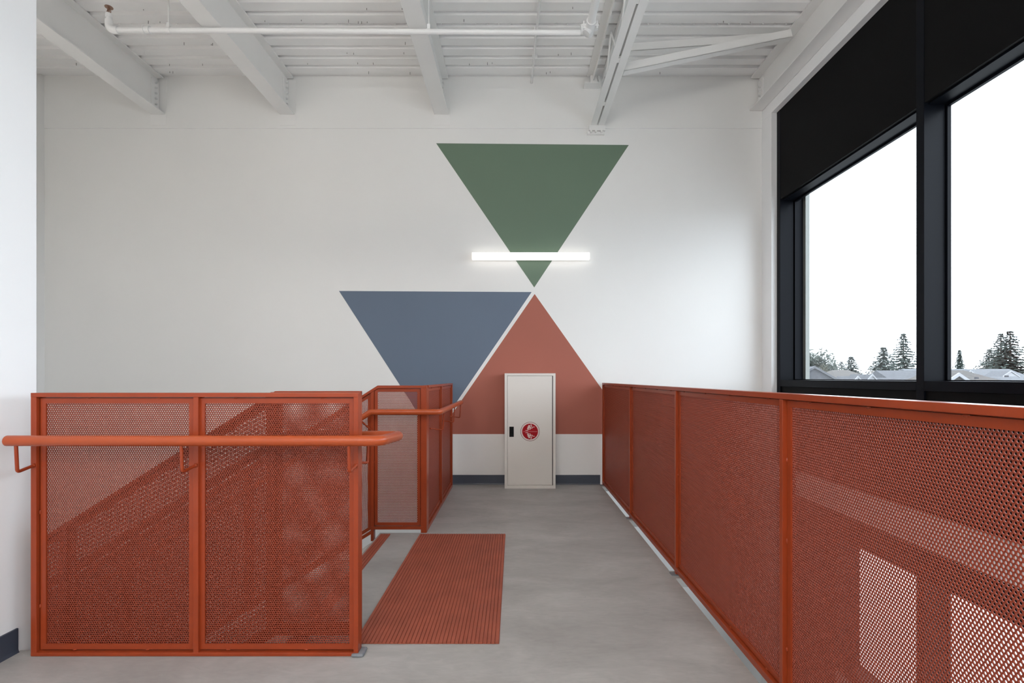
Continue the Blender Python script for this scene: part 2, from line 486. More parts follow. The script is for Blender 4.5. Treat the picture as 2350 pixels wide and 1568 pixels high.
# short floor tongues carrying the guard posts past the slab edge
for y in PY + [5.353]:
    led.box(.915, .985, y - .045, y + .067, -.05, 0)
led.build('floor_tongue', M['conc'])['kind'] = 'structure'
# far wall: lower panel stands 6 mm proud of the upper one
w = MB().box(-5.2, 3.1, EX, EX+.2, -4, CAMZ + (867-294.5)/214.4)
w.box(-5.2, 3.1, EX-.0055, EX+.2, CAMZ + (867-294.5)/214.4, 4.6)
wb = struct(w, 'wall_back', M['wall'], bevel=.004)
struct(MB().box(-5.4, -2.07, -4.2, 2.19, -4, 4.6), 'wall_left', M['wall2'], bevel=.003)
struct(MB().box(-5.2, -5.03, 2.19, EX, -4, 4.6), 'wall_stairwell', M['wall'])
struct(MB().box(-2.07, 3.1, -4.4, -4.2, -4, 4.6), 'wall_rear', M['wall2'])
struct(MB().box(-5.2, 3.1, -4.4, EX+.2, -4.2, -3.7), 'floor_lower', M['lowfloor'])
struct(MB().box(-2.07, .90, -4.2, -4.0, -3.7, -.28), 'wall_lower', M['wall2'])

def baseb(pts_fn, a, b, name):
    prof = [(0,0), (.010,0), (.0075,.006), (.0055,.014), (.0055,.1), (0,.102)]
    return struct(MB().prism(prof, pts_fn, a, b), name, M['base'])
bb = MB()
prof = [(0,0), (.010,0), (.0075,.006), (.0055,.014), (.0055,.1), (0,.102)]
fnb = lambda p, z, t: (t, EX - p, z)
bb.prism(prof, fnb, -.690, -.1045); bb.prism(prof, fnb, .4225, .915)
struct(bb, 'baseboard_back', M['base'])
bl = MB().prism(prof, lambda p, z, t: (-2.07 + p, t, z), -4.2, 2.103)
struct(bl, 'baseboard_left', M['base'])

struct(MB().box(-5.03, 2.645, EX - .0085, EX + .001, CAMZ + (867-294.5)/214.4 - .004, CAMZ + (867-294.5)/214.4 + .003), 'trim_light_line', M['pipew'], bevel=.002)  # pale strip added to lighten the line of the wall joint
# painted triangles
def WX(px): return (px - 1181) / 214.4
def WZ(py): return CAMZ + (867 - py) / 214.4
def tri(pts, name, m, label):
    P = [(WX(a), WZ(b)) for a, b in pts]
    ar = sum(P[i][0]*P[(i+1)%3][1]-P[(i+1)%3][0]*P[i][1] for i in range(3))
    if ar < 0: P.reverse()
    o = MB().prism(P, lambda x, z, t: (x, EX - t, z), .0001, .0008).build(name, m)
    return tag(o, label, 'mural')
tri([(1001,329),(1443,333),(1226,660)], 'painted_art_triangle', M['green'], 'green painted triangle pointing down on the far wall, crossed by the light bar')
tri([(778,668),(1220,670.5),(994,1002)], 'painted_art_triangle', M['blue'], 'slate blue painted triangle pointing down on the far wall behind the stair guardrail')
tri([(1227,675),(1006,996.5),(1454,996.5)], 'painted_art_triangle', M['red'], 'brick red painted triangle pointing up on the far wall behind the white cabinet')

# ------------------------------------------------------------------ tactile mat and nosing
def ribbed(name, x0, x1, y0, y1, n, h, label, cat, m):
    mb = MB(); w = (x1 - x0) / n
    prof = [(x0, .0002)]
    top = []
    for i in range(n):
        a = x0 + i * w
        top += [(a, .0012), (a + w*.07, h), (a + w*.80, h), (a + w*.88, .0012)]
    top.append((x1, .0012))
    poly = [(x1, .0002), (x1, .0012)] + top[::-1][1:] + [(x0, .0002)]
    poly = [(x0, .0002), (x1, .0002)] + top[::-1]
    nn = len(poly)
    vs = [(p[0], y, p[1]) for y in (y0, y1) for p in poly]
    fs = [(i, (i+1) % nn, nn + (i+1) % nn, nn + i) for i in range(nn)]
    for i in range(n):
        a = 2 + (len(top) - 1) - 4*i            # index of top[4i]
        for off in (0, nn):
            q = [a+off, a-1+off, a-2+off, a-3+off]
            fs.append(tuple(q) if off else tuple(q[::-1]))
    mb.add(vs, fs)
    return tag(mb.build(name, m), label, cat)
ribbed('tactile_mat', -.690, -.066, 2.168, 3.683, 36, .0055, 'large ribbed terracotta tactile mat on the concrete at the head of the stairs', 'mat', M['mat'])
ribbed('stair_nosing_strip', -.976, -.904, 2.14, 3.683, 4, .005, 'narrow ribbed terracotta strip along the edge of the top step', 'stair nosing', M['mat'])

# ------------------------------------------------------------------ stairs
st = thing('staircase', 'concrete stair flight going down to the left between the perforated guardrails', 'stairs', (-2.4, 2.95, -1))
rise, go = .1765, .28
for i in range(1, 12):
    x1 = -.994 - (i-1) * go; z = -i * rise
    MB().box(x1 - go, x1, 2.275, 3.665, z - .175, z).build('step', M['conc'], st)
s_ = MB()
for y0, y1 in ((2.250, 2.274), (3.666, 3.690)):
    s_ = MB().prism([(-.996,-.30),(-.996,-.03),(-4.074,-.03-11*rise),(-4.074,-.32-11*rise)], lambda x, z, t: (x, t, z), y1, y0)
    s_.build('stringer', M['steelw'], st)
struct(MB().box(-5.03, -4.076, 2.20, EX, -2.2, -11*rise), 'floor_landing', M['conc'])

# ------------------------------------------------------------------ ceiling deck
ZD = 4.343; PD = .1524; DP = .028
prof = []; y = 5.323
k = int((5.323 + 4.2) / PD)
for j in range(k, -1, -1):
    e = 5.323 - j * PD
    prof += [(e - .106, ZD + DP), (e - .100, ZD), (e, ZD), (e + .008, ZD + DP)]
prof = [(-4.4, ZD + DP)] + prof + [(EX + .05, ZD + DP)]
mb = MB(); n = len(prof)
vs = [(x, p[0], p[1]) for x in (-5.2, 3.0) for p in prof] + [(x, p[0], p[1] + .12) for x in (-5.2, 3.0) for p in (prof[0], prof[-1])]
fs = [(i, i+1, n+i+1, n+i) for i in range(n - 1)]
fs.append((2*n, 2*n+2, 2*n+3, 2*n+1))
mb.add(vs, fs)
ceil = struct(mb, 'ceiling', M['deck'])
struct(MB().box(-5.4, 3.1, -4.4, EX + .2, ZD + .14, ZD + .3), 'roof_light_block', M['deck'])  # unseen slab over the deck, added to block light
clips = MB()
for i in range(66):
    x = -4.2 + .104 * i
    if any(abs(x - q) < .11 for q in (-3.81, -2.43, -.78, .8, .95, .2, 2.6)): continue
    clips.box(x - .006, x + .006, 4.566, 4.574, ZD - .004, ZD + .008)
clips.build('seam_clips', M['deck'], ceil)
pins = MB()
M['pin'] = mat('dark deck screw', (.12,.11,.10), .6)
for i in range(46):
    x = random.uniform(-4.6, 2.2)
    while any(abs(x - q) < .12 for q in (-3.81, -2.43, -.78, .8, .95, .2)): x = random.uniform(-4.6, 2.2)
    j = random.choice((0, 1, 1, 2, 3, 5, 5, 6))
    yy = 5.323 - j * PD - random.uniform(.015, .05)
    pins.tube([(x, yy, ZD + .002), (x, yy, ZD - random.uniform(.008, .028))], .0022, 6)
pins.build('deck_screws', M['pin'], ceil)['kind'] = 'stuff'

# ------------------------------------------------------------------ steel girders
def girder(label, x0, x1, zb, zt, yend, bolts_left=False, ys=-4.15):
    xc = (x0 + x1) / 2
    g = thing('steel_girder', label, 'beam', (xc, 2, zb), 'white roof girders')
    tf = .014
    MB().box(x0, x1, ys, yend, zb, zb + tf).build('bottom_flange', M['steelw'], g, bevel=.002)
    MB().box(x0, x1, ys, yend - .02, zt - tf, zt).build('top_flange', M['steelw'], g, bevel=.002)
    MB().box(xc - .005, xc + .005, ys, yend - .01, zb + tf, zt - tf).build('web', M['steelw'], g)
    s = -1 if bolts_left else 1
    xa, xb2 = sorted((xc + s*.0052, xc + s*.0145))
    MB().box(xa, xb2, yend - .11, yend - .004, zb + .05, zt - .05).build('connection_plate', M['steelw'], g, bevel=.001)
    for i in range(5):
        z = zb + .08 + i * (zt - zb - .16) / 4
        xa, xb2 = sorted((xc + s*.014, xc + s*.034))
        MB().tube([(xa, yend-.06, z), (xb2, yend-.06, z)], .012, 6).build('bolt', M['galv'], g)
    if not bolts_left: MB().box(x0 - .004, x1 + .014, yend + .0005, yend + .0035, zb - .115, zt - .02).build('wall_plate', M['steelw'], g)
    return g
girder('leftmost white roof girder, cut by the near wall at the top left', -3.885, -3.736, 3.955, ZD - .001, 5.4005, ys=2.195)
girder('second white roof girder from the left, left of the two blue and green triangles', -2.506, -2.352, 3.955, ZD - .001, 5.4005, ys=2.195)
girder('white roof girder above the left corner of the green triangle', -.856, -.706, 3.955, ZD - .001, 5.4005)
girder('white edge girder running along the top of the black window wall', 2.512, 2.712, 3.993, ZD - .001, 5.4005, True)

# open-web joist
j = thing('roof_joist', 'white open web steel joist over the right end of the green triangle', 'joist', (.88, 2, 3.825))
tc_ = MB()
for a, b, v in ((.768,.834,.828), (.926,.992,.926)):
    tc_.box(a, b, -4.15, 5.36, ZD - .008, ZD - .002); tc_.box(v, v + .006, -4.15, 5.36, ZD - .066, ZD - .008)
tc_.build('top_chord', M['steelw'], j, bevel=.001)
bc = MB()
for a, b, v in ((.810,.872,.866), (.889,.955,.889)):
    bc.box(a, b, -4.15, 5.37, 3.825, 3.831); bc.box(v, v + .006, -4.15, 5.37, 3.831, 3.885)
bc.build('bottom_chord', M['steelw'], j, bevel=.001)
y = 5.30; up = True
while y > -3.9:
    y2 = y - .34
    a, b = (ZD - .04, 3.86) if up else (3.86, ZD - .04)
    MB().tube([(.8805, y, a), (.8805, y2, b)], .0085, 8).build('web_member', M['steelw'], j, smooth=True)
    if not up:
        pass
    else:
        MB().box(.8725, .8885, y2 - .03, y2 + .03, 3.828, 3.852).build('spacer', M['steelw'], j)
    y = y2; up = not up
MB().box(.735, .905, 5.30, 5.405, 4.232, 4.244).box(.80, .87, 5.33, 5.35, 4.244, ZD - .01).build('bearing_seat', M['steelw'], j)
eb = MB().box(.792, .962, 5.36, 5.405, 3.768, 3.824).box(.775, .955, 5.375, 5.408, 3.735, 3.765)
for x in (.81, .86, .92): eb.tube([(x, 5.34, 3.752), (x, 5.376, 3.752)], .011, 6)
eb.build('end_bracket', M['steelw'], j, bevel=.001)

def brace(label, p, q):
    p, q = Vector(p), Vector(q); d = (q - p).normalized()
    side = Vector((0,-1,0)); up = d.cross(side).normalized()
    if up.z < 0: up = -up
    b = MB()
    def sl(o1, o2, o3, o4):
        vs = [p + o for o in (o1,o2,o3,o4)] + [q + o for o in (o1,o2,o3,o4)]
        b.add(vs, [(0,1,2,3),(7,6,5,4),(0,4,5,1),(1,5,6,2),(2,6,7,3),(3,7,4,0)])
    h = .070; t = .006
    sl(Vector(), up*h, up*h - side*t, -side*t)
    sl(Vector(), side*(-h), side*(-h) + up*t, up*t)
    o = b.build('steel_brace', M['steelw'])
    return tag(o, label, 'brace', 'angle braces between joist and edge girder')
brace('lower white angle brace rising right from the joist bottom chord to the edge girder', (.965,4.44,3.838), (2.52,4.58,4.235))
brace('upper white angle brace behind the lower one, from joist towards the edge girder', (.97,4.56,4.085), (2.51,4.66,4.262))

# ------------------------------------------------------------------ sprinkler pipes
def PZ(py, d): return CAMZ + (867 - py) * d / 1160
def PX(px, d): return (px - 1181) * d / 1160
dp = 3.95
zl, zr = PZ(68.7, dp), PZ(75.0, dp)
xl, xr = PX(250, dp), .5145
sp = thing('sprinkler_pipe', 'thin white sprinkler pipe running across under the ceiling with an upright head', 'pipe', (0, dp, zl))
pts = path([(xl, dp, PZ(40, dp)), (xl, dp, zl), (xr, dp, zr)], .045)
MB().tube(pts, .0195, 18).build('pipe', M['pipew'], sp, smooth=True)
el = MB().tube(path([(xl, dp, zl + .075), (xl, dp, zl), (xl + .07, dp, zl)], .045), .0275, 18)
el.build('elbow', M['pipew'], sp, smooth=True)
MB().tube([(xl, dp, zl+.095), (xl, dp, zl+.125)], .024, 16).build('collar', M['pipew'], sp, smooth=True)
hd = MB().tube([(xl, dp, PZ(40,dp)), (xl, dp, PZ(33,dp))], .016, 12)
for s in (-1, 1): hd.tube([(xl + s*.012, dp, PZ(33,dp)), (xl + s*.014, dp, PZ(26,dp)), (xl + s*.004, dp, PZ(17,dp))], .0035, 6)
hd.tube([(xl, dp, PZ(33,dp)), (xl, dp, PZ(20,dp))], .005, 8)
hd.tube([(xl, dp, PZ(17.5,dp)), (xl, dp, PZ(16.3,dp))], .028, 18)
hd.build('sprinkler_head', M['copper'], sp, smooth=True)
xc_ = PX(337, dp)
MB().tube([(xc_-.026, dp, zl), (xc_-.016, dp, zl)], .0285, 18).tube([(xc_-.016, dp, zl), (xc_+.016, dp, zl)], .0245, 18).tube([(xc_+.016, dp, zl), (xc_+.026, dp, zl-.001)], .0285, 18).build('coupling', M['pipew'], sp, smooth=True)
for px in (387, 984):
    x = PX(px, dp); z = zl + (zr - zl) * (x - xl) / (xr - xl)
    h = MB().tube([(x, dp, z+.02), (x, dp, ZD - .001)], .0055, 8)
    h.build('hanger_rod', M['rod'], sp, smooth=True)
    MB().tube([(x-.014, dp, z), (x+.014, dp, z)], .0225, 18).box(x-.011, x+.011, dp-.011, dp+.011, z+.02, z+.055).build('hanger_ring', M['pipew'], sp, smooth=True)
xm = PX(1354, dp); zm = PZ(62, dp)
smn = thing('sprinkler_main', 'thicker white sprinkler main coming towards the viewer beside the open web joist', 'pipe', (xm, dp, zm))
MB().tube([(xm, dp + .03, zm), (xm, -4.15, zm)], .0300, 20).build('pipe', M['pipew'], smn, smooth=True)
tee = MB().tube([(xm, dp - .075, zm), (xm, dp + .075, zm)], .037, 20)
tee.tube([(xm - .033, dp, zm - .004), (xm - .0735, dp, zm - .010)], .027, 16)
tee.tube([(xm, dp, zm), (xm - .03, dp, zm - .05)], .03, 14)
for sx in (-1, 1):
    tee.box(xm + sx*.050 - .014, xm + sx*.050 + .014, dp - .03, dp + .03, zm - .012, zm + .006)
    tee.tube([(xm + sx*.052, dp - .024, zm - .03), (xm + sx*.052, dp - .024, zm + .03)], .007, 8)
tee.build('tee_fitting', M['pipew'], smn, smooth=True)
cl = MB()
yk = 3.55
ang = [math.pi * i / 12 for i in range(13)]
cl.tube([(xm - .043, yk, zm + .075)] + [(xm - .043*math.cos(a), yk, zm - .043*math.sin(a)) for a in ang] + [(xm + .043, yk, zm + .075)], .006, 8)
cl.tube([(xm, yk, zm + .035), (xm, yk, ZD - .001)], .005, 8)
cl.build('pipe_clamp', M['pipew'], smn, smooth=True)
cd = MB().tube([(.182, 5.405, 4.297), (.190, 5.0, 4.304), (.200, 4.6, 4.304), (.215, 4.2, 4.304), (.24, -4.15, 4.304)], .0115, 10)
for yy in (4.62, 5.0, 4.2): cl_ = cd.box(.175, .225, yy-.006, yy+.006, 4.295, ZD - .0005)
tag(cd.build('conduit', M['pipew'], smooth=True), 'slim white conduit under the ceiling right of the middle girder', 'conduit')

# ------------------------------------------------------------------ wall light, and added fill lamps out of view
xa, xb_ = PX(1083, 5.335), PX(1353, 5.335); zc = PZ(588, 5.34)
wl = thing('wall_light', 'glowing linear bar light across the lower part of the green triangle', 'wall light', ((xa+xb_)/2, EX, zc))
MB().box(xa, xb_, 5.325, 5.376, zc-.0370, zc+.0370).build('diffuser', M['led'], wl, bevel=.006, seg=3)
MB().box(xa+.02, xb_-.02, 5.3765, EX-.0008, zc-.022, zc+.022).build('back_plate', M['pipew'], wl)
for xw, lab in ((-3.05, 'added unseen fill bar on the stairwell side of the near white wall, close to its edge'), (-4.35, 'added unseen fill bar on the stairwell side of the near white wall, deep in the corner')):
    q = thing('wall_light', lab, 'wall light', (xw, 2.19, 2.43))  # unseen lamps added to brighten the left of the far wall
    MB().box(xw-.62, xw+.62, 2.21, 2.27, 2.393, 2.467).build('diffuser', M['stair_fill_led'], q, bevel=.006)
    MB().box(xw-.6, xw+.6, 2.191, 2.2095, 2.408, 2.452).build('back_plate', M['pipew'], q)
def fillbar(label, x0, x1, y, z):  # unseen bar lamps added behind the viewer to brighten room and ceiling
    p = thing('fill_light_bar', label, 'added fill light', ((x0+x1)/2, y, z), 'unseen fill bars added over the near part of the landing')
    MB().box(x0, x1, y-.045, y+.045, z-.045, z+.045).build('diffuser', M['fill_led'], p, bevel=.008)
    for x in (x0-.006, x1+.006):
        MB().box(x-.005, x+.005, y-.048, y+.048, z-.048, z+.048).build('end_cap', M['pipew'], p)
    for x in (x0+.2, x1-.2):
        MB().tube([(x, y, z+.045), (x, y, ZD-.001)], .003, 6).build('cable', M['rod'], p)
fillbar('unseen added pendant hanging nearest above the viewer', -1.7, .7, -.40, 2.62)
fillbar('unseen added pendant hanging in the middle behind the viewer', -1.7, .7, -1.9, 2.62)
fillbar('unseen added pendant hanging furthest behind the viewer', -1.7, .7, -3.3, 2.62)

# ------------------------------------------------------------------ cabinet
cx0, cx1 = PX(1158, 5.2), PX(1275, 5.2); ct = PZ(857, 5.2); yc = 5.200
cb = thing('hose_cabinet', 'tall off white metal cabinet with a round red sign standing against the far wall', 'cabinet', ((cx0+cx1)/2, 5.3, 0))
body = MB().box(cx0, cx1, yc + .012, EX - .0105, .0005, ct)
body.ring([(cx0,.0005),(cx1,.0005),(cx1,ct),(cx0,ct)], [(cx0+.027,.033),(cx1-.027,.033),(cx1-.027,ct-.024),(cx0+.027,ct-.024)], lambda x, z, t: (x, yc + .012 - t, z), 0, .012)
body.build('body', M['cab'], cb, bevel=.0015)
dr = MB().box(cx0+.030, cx1-.0345, yc + .002, yc + .011, .037, ct-.0275).build('door', M['cab'], cb, bevel=.0015)
MB().box(cx1-.0340, cx1-.0275, yc+.0095, yc+.0118, .034, ct-.026).build('door_gap', M['black'], cb)
hx0, hx1 = PX(1169, 5.2), PX(1179.2, 5.2); hz0, hz1 = PZ(1003, 5.2), PZ(979.5, 5.2)
hb = MB().box(hx0, hx1, yc - .001, yc + .0019, hz0, hz1)
hb.box(hx0+.004, hx1-.004, yc - .005, yc - .0011, hz0+.03, hz1-.012)
hb.build('handle', M['black'], dr, bevel=.003)
# round sign
S = 5.2 / 1160 / 24.5
cxs, czs = PX(1185 + 772/24.5, 5.2), PZ(960 + 752/24.5, 5.2)
def disc(r, y0, y1, nm, m, parent):
    mb = MB().tube([(cxs, y1, czs), (cxs, y0, czs)], r, 64); return mb.build(nm, m, parent, smooth=True)
sg = disc(.1005, yc + .0018, yc + .0010, 'round_sign', M['signwhite'], dr)
def annulus(r0, r1, y, nm, m):
    mb = MB(); N = 64
    o = [(r1*math.cos(2*math.pi*i/N), r1*math.sin(2*math.pi*i/N)) for i in range(N)]
    q = [(r0*math.cos(2*math.pi*i/N), r0*math.sin(2*math.pi*i/N)) for i in range(N)]
    mb.ring(o, q, lambda a, b, t: (cxs + a, y - t, czs + b), 0, .0003); return mb
art = annulus(.0945, .0985, yc + .0009, '', None)
def strokes(mb, L, wd, y, flip=False):
    for pts in L:
        P = [((a - 770) * S + cxs, czs - ((b if not flip else 1514 - b) - 752) * S) for a, b in pts]
        for (a, b), (c, d) in zip(P[:-1], P[1:]):
            l = math.hypot(c-a, d-b); nx, nz = -(d-b)/l*wd/2, (c-a)/l*wd/2
            ex, ez = (c-a)/l*wd*.3, (d-b)/l*wd*.3
            q = [(a-ex-nx, b-ez-nz), (c+ex-nx, d+ez-nz), (c+ex+nx, d+ez+nz), (a-ex+nx, b-ez+nz)]
            y -= .000022
            mb.prism(q, lambda u, v, t, y=y: (u, y - t, v), 0, .0003)
art.build('sign_outline', M['signdark'], dr)
MB().tube([(cxs, yc + .0009, czs), (cxs, yc + .0004, czs)], .0815, 64).build('sign_field', M['signred'], dr, smooth=True)
fig = [[(520,690),(640,692),(662,640),(612,600),(650,540),(640,500),(700,430)],
       [(690,400),(730,400),(720,440),(820,420)], [(800,350),(830,352),(862,450),(800,520),(770,560)],
       [(770,555),(890,560),(912,500),(1020,497)], [(650,540),(760,540)], [(660,500),(760,500)], [(690,460),(760,470)],
       [(655,570),(770,560)], [(640,600),(720,630),(780,632),(800,580)]]
fg = MB()
strokes(fg, fig, .0052, yc + .0003); strokes(fg, fig, .0052, yc + .0003, True)
fg.build('sign_figures', M['signwhite'], dr)
ln = MB(); strokes(ln, [[(385,757),(1165,757)]], .0062, yc + .0003); ln.build('sign_line', M['signline'], dr)

# ------------------------------------------------------------------ window wall
XF, XG = 2.70, 2.862
ZS0, ZS1, ZH, ZB = 1.055, 1.120, 2.945, 3.872
wr = MB()
wr.box(2.645, XF + .2, 5.206, EX, -3.7, ZB)                      # drywall return at the corner
wr.box(2.645, 2.72, -4.2, EX, ZB, 3.990)                         # bulkhead over the glazing
wr.box(2.722, 3.0, -4.2, EX, ZB, 4.5)
struct(wr, 'wall_right', M['wall2'], bevel=.002)
MUL = [5.140, 3.334, 1.528, -.278, -2.084, -3.890]               # camera-side edge of each mullion
MW = .065
LW = -1.25; LH = -.185
def ybox(mb, x0, x1, ya, yb, za, zb): mb.box(x0, x1, ya, yb, za, zb)
for i in range(5):
    y1, y0 = MUL[i], MUL[i+1] + MW
    wroot = struct_root('window_%d' % (i + 1), (XF, (y0+y1)/2, ZS1))
    f = MB()
    f.box(XF, 2.836, y1, y1 + MW, .25, ZB)                          # mullion on the far side
    if i == 4: f.box(XF, 2.85, MUL[5], MUL[5] + MW, .25, ZB)
    if i == 0: f.box(2.85, 2.935, y1 + .004, y1 + MW, -1.2, ZB)
    else: f.box(2.868, 2.888, y1 + .008, y1 + MW - .008, -1.2, ZB)
    f.box(XF, 2.85, y0, y1, ZS0, ZS1)                              # sill transom
    f.box(XF + .03, 2.85, y0, y1, ZH, ZH + .012)
    f.build('frame', M['frame'], wroot, bevel=.0015)
    bd = MB()
    fnw = lambda a, z, t: (t, a, z)
    bd.ring([(y0,ZS1),(y1,ZS1),(y1,ZH),(y0,ZH)], [(y0+.016,ZS1+.008),(y1-.016,ZS1+.008),(y1-.016,ZH-.016),(y0+.016,ZH-.016)], fnw, 2.842, 2.866)
    bd.build('glazing_bead', M['frame'], wroot)
    MB().box(XG - .003, XG + .003, y0 + .012, y1 - .012, ZS1 + .004, ZH - .012).build('pane', M['glass'], wroot)
    MB().box(XF + .003, 2.90, y0, y1, ZH + .0125, ZB).build('upper_panel', M['spandrel'], wroot)
    MB().box(XF + .014, 2.90, y0, y1, .25, ZS0 - .001).build('lower_panel', M['spandrel'], wroot)
    # the floor below
    lroot = struct_root('window_%d' % (i + 6), (XF, (y0+y1)/2, LW))
    lf = MB()
    lf.box(XF, 2.85, y1, y1 + MW, -3.7, .028)
    yj = 4.25 if i == 0 else y1
    if i == 0: lf.box(XF + .01, 2.90, yj, y1, -3.7, .028)
    lf.box(XF, 2.90, y0, yj, LH, .028)
    lf.box(XF, 2.88, y0, yj, LW - .05, LW)
    lf.build('frame', M['frame'], lroot, bevel=.0015)
    MB().box(XG - .003, XG + .003, y0, yj, LW, LH).build('pane', M['glass'], lroot)
    MB().box(2.70, 2.90, y0, yj, -3.7, LW - .051).build('apron_panel', M['wall2'], lroot)
struct(MB().box(2.655, 2.92, -4.2, 5.205, .03, .249), 'trim_window_ledge', M['wall2'], bevel=.003)
struct(MB().box(2.936, 2.977, 5.10, 5.6, -4, 4.6), 'trim_exterior', M['extwhite'])

# portals guide daylight sampling through the glazing
for i in range(5):
    y1, y0 = MUL[i], MUL[i+1] + MW
    for za, zb in ((ZS1, ZH), (LW, LH)):
        L = bpy.data.lights.new('window_portal', 'AREA'); L.shape = 'RECTANGLE'
        L.size = zb - za; L.size_y = y1 - y0
        L.cycles.is_portal = True
        o = bpy.data.objects.new('window_portal', L); COL.objects.link(o)
        o.location = (2.90, (y0+y1)/2, (za+zb)/2)
        o.rotation_euler = (0, math.radians(90), 0)

# ------------------------------------------------------------------ outdoors
GZ = -4.3
struct(MB().box(3.3, 260, -120, 260, GZ - .5, GZ), 'ground', M['soil'])
def E(px, py, d): return ((px - 1181) * d / 1160, CAMZ + (867 - py) * d / 1160)
def gable_house(label, xa, xb, ya, yb, ze, zr, roof, axis='y', dormers=()):
    """ridge along axis; eaves at ze, ridge at zr"""
    h = thing('house', label, 'house', ((xa+xb)/2, (ya+yb)/2, GZ), 'neighbouring houses beyond the window')
    o = .35
    MB().box(xa+o, xb-o, ya+o, yb-o, GZ, ze - .05).build('walls', M['siding'], h)
    r = MB(); tr = MB()
    if axis == 'y':
        xm = (xa+xb)/2
        r.prism([(xa,ze),(xb,ze),(xm,zr)], lambda x, z, t: (x, t, z), yb, ya)
        for s, xe in ((-1, xa), (1, xb)):
            tr.prism([(xm,zr+.02),(xm,zr-.11),(xe,ze-.11),(xe,ze+.02)] if s < 0 else [(xm,zr+.02),(xe,ze+.02),(xe,ze-.11),(xm,zr-.11)], lambda x, z, t: (x, t, z), ya - .002, ya - .10)
    else:
        ym = (ya+yb)/2
        r.prism([(ya,ze),(ym,zr),(yb,ze)], lambda yy, z, t: (t, yy, z), xa, xb)
        tr.prism([(ya-.08,ze-.18),(ya-.001,ze-.18),(ya-.001,ze),(ya-.08,ze)], lambda yy, z, t: (t, yy, z), xa, xb)
    r.build('roof', M[roof], h); tr.build('fascia', M['trimw' if axis == 'x' else 'siding'], h)
    for (dx, dy, w, ztop, hgt) in dormers:
        d = MB().prism([(dx-w,ztop-hgt),(dx+w,ztop-hgt),(dx,ztop)], lambda x, z, t: (x, t, z), dy + 2.2, dy)
        d.build('gable', M[roof], h)
        t2 = MB()
        for s in (-1, 1):
            q = [(dx,ztop+.02),(dx,ztop-.13),(dx+s*w,ztop-hgt-.13),(dx+s*w,ztop-hgt+.02)]
            if s > 0: q.reverse()
            t2.prism(q, lambda x, z, t: (x, t, z), dy - .002, dy - .08)
        t2.prism([(dx-w*.75,ztop-hgt),(dx+w*.75,ztop-hgt),(dx,ztop-hgt*.3)], lambda x, z, t: (x, t, z), dy - .001, dy - .03)
        t2.build('bargeboard', M['trimw'], h)
    return h
def hip_house(label, xa, xb, ya, yb, ze, zr, roof, dormers=(), vents=()):
    h = thing('house', label, 'house', ((xa+xb)/2, (ya+yb)/2, GZ), 'neighbouring houses beyond the window')
    o = .35
    MB().box(xa+o, xb-o, ya+o, yb-o, GZ, ze - .05).build('walls', M['siding'], h)
    ym = (ya+yb)/2; q = min((xb-xa)*.38, (yb-ya)/2)
    MB().add([(xa,ya,ze),(xb,ya,ze),(xb,yb,ze),(xa,yb,ze),(xa+q,ym,zr),(xb-q,ym,zr)], [(0,1,5,4),(1,2,5),(2,3,4,5),(3,0,4),(0,3,2,1)]) or None
    r = MB(); r.add([(xa,ya,ze),(xb,ya,ze),(xb,yb,ze),(xa,yb,ze),(xa+q,ym,zr),(xb-q,ym,zr)], [(0,1,5,4),(1,2,5),(2,3,4,5),(3,0,4),(0,3,2,1)])
    r.build('roof', M[roof], h)
    MB().box(xa, xb, ya-.09, ya-.002, ze-.2, ze).build('fascia', M['trimw'], h)
    for (dx, dy, w, ztop, hgt) in dormers:
        MB().prism([(dx-w,ztop-hgt),(dx+w,ztop-hgt),(dx,ztop)], lambda x, z, t: (x, t, z), dy + 2.5, dy).build('gable', M[roof], h)
        t2 = MB()
        for s in (-1, 1):
            qq = [(dx,ztop+.03),(dx,ztop-.14),(dx+s*w,ztop-hgt-.14),(dx+s*w,ztop-hgt+.03)]
            if s > 0: qq.reverse()
            t2.prism(qq, lambda x, z, t: (x, t, z), dy - .002, dy - .08)
        t2.build('bargeboard', M['trimw'], h)
    for (vx, vy, vz) in vents:
        MB().box(vx-.07, vx+.07, vy-.06, vy+.06, vz-.14, vz-.04).build('roof_vent', M['roofg'], h)
    return h
# left gable close to the window jamb
ax, az = E(1868, 841, 28)
gable_house('grey gabled house roof nearest the window jamb', ax-2.6, ax+2.6, 28, 40, az-1.45, az, 'roofg')
x0, _ = E(1925, 868, 48); x1, _ = E(2085, 868, 48); _, zr = E(1990, 849.5, 53)
hip_house('brown grey hipped house roof left of the slate grey roof in the left pane', x0, x1, 48, 58, .1, zr, 'roofb')
x0, _ = E(1945, 0, 35); x1, _ = E(2085, 0, 35); _, zr = E(1990, 867, 36.4)
gable_house('low grey house roof with two small white gables in the left pane', x0, x1, 35, 37.8, .3, zr, 'roofg', 'x',
            [(E(1968.5,0,34.5)[0], 34.5, .32, E(0,863.5,34.5)[1], .36), (E(2001.5,0,34.5)[0], 34.5, .40, E(0,859.0,34.5)[1], .46)])
x0, _ = E(2010, 0, 42); x1, _ = E(2330, 0, 38); _, zr = E(2050, 850.5, 42)
gable_house('large slate grey house roof in front of the tall conifers in the left pane', x0, x1, 38, 46, -.2, zr, 'roofg', 'x')
x0, _ = E(2188, 0, 26); x1, _ = E(2480, 0, 26); _, zr = E(2300, 850, 30)
hip_house('brown grey hipped house roof with a white edged gable in the right pane', x0, x1, 26, 34, -.1, zr, 'roofb',
          [(E(2199,0,25.3)[0], 25.3, .62, E(0,857.0,25.3)[1], .42)], [(E(2241,0,28)[0], 28.0, E(0,863,28)[1]-.03), (E(2310,0,28.6)[0], 28.6, E(0,859.0,28.6)[1]-.03)])
x0, _ = E(2150, 0, 54); x1, _ = E(2420, 0, 54); _, zr = E(2250, 849, 59)
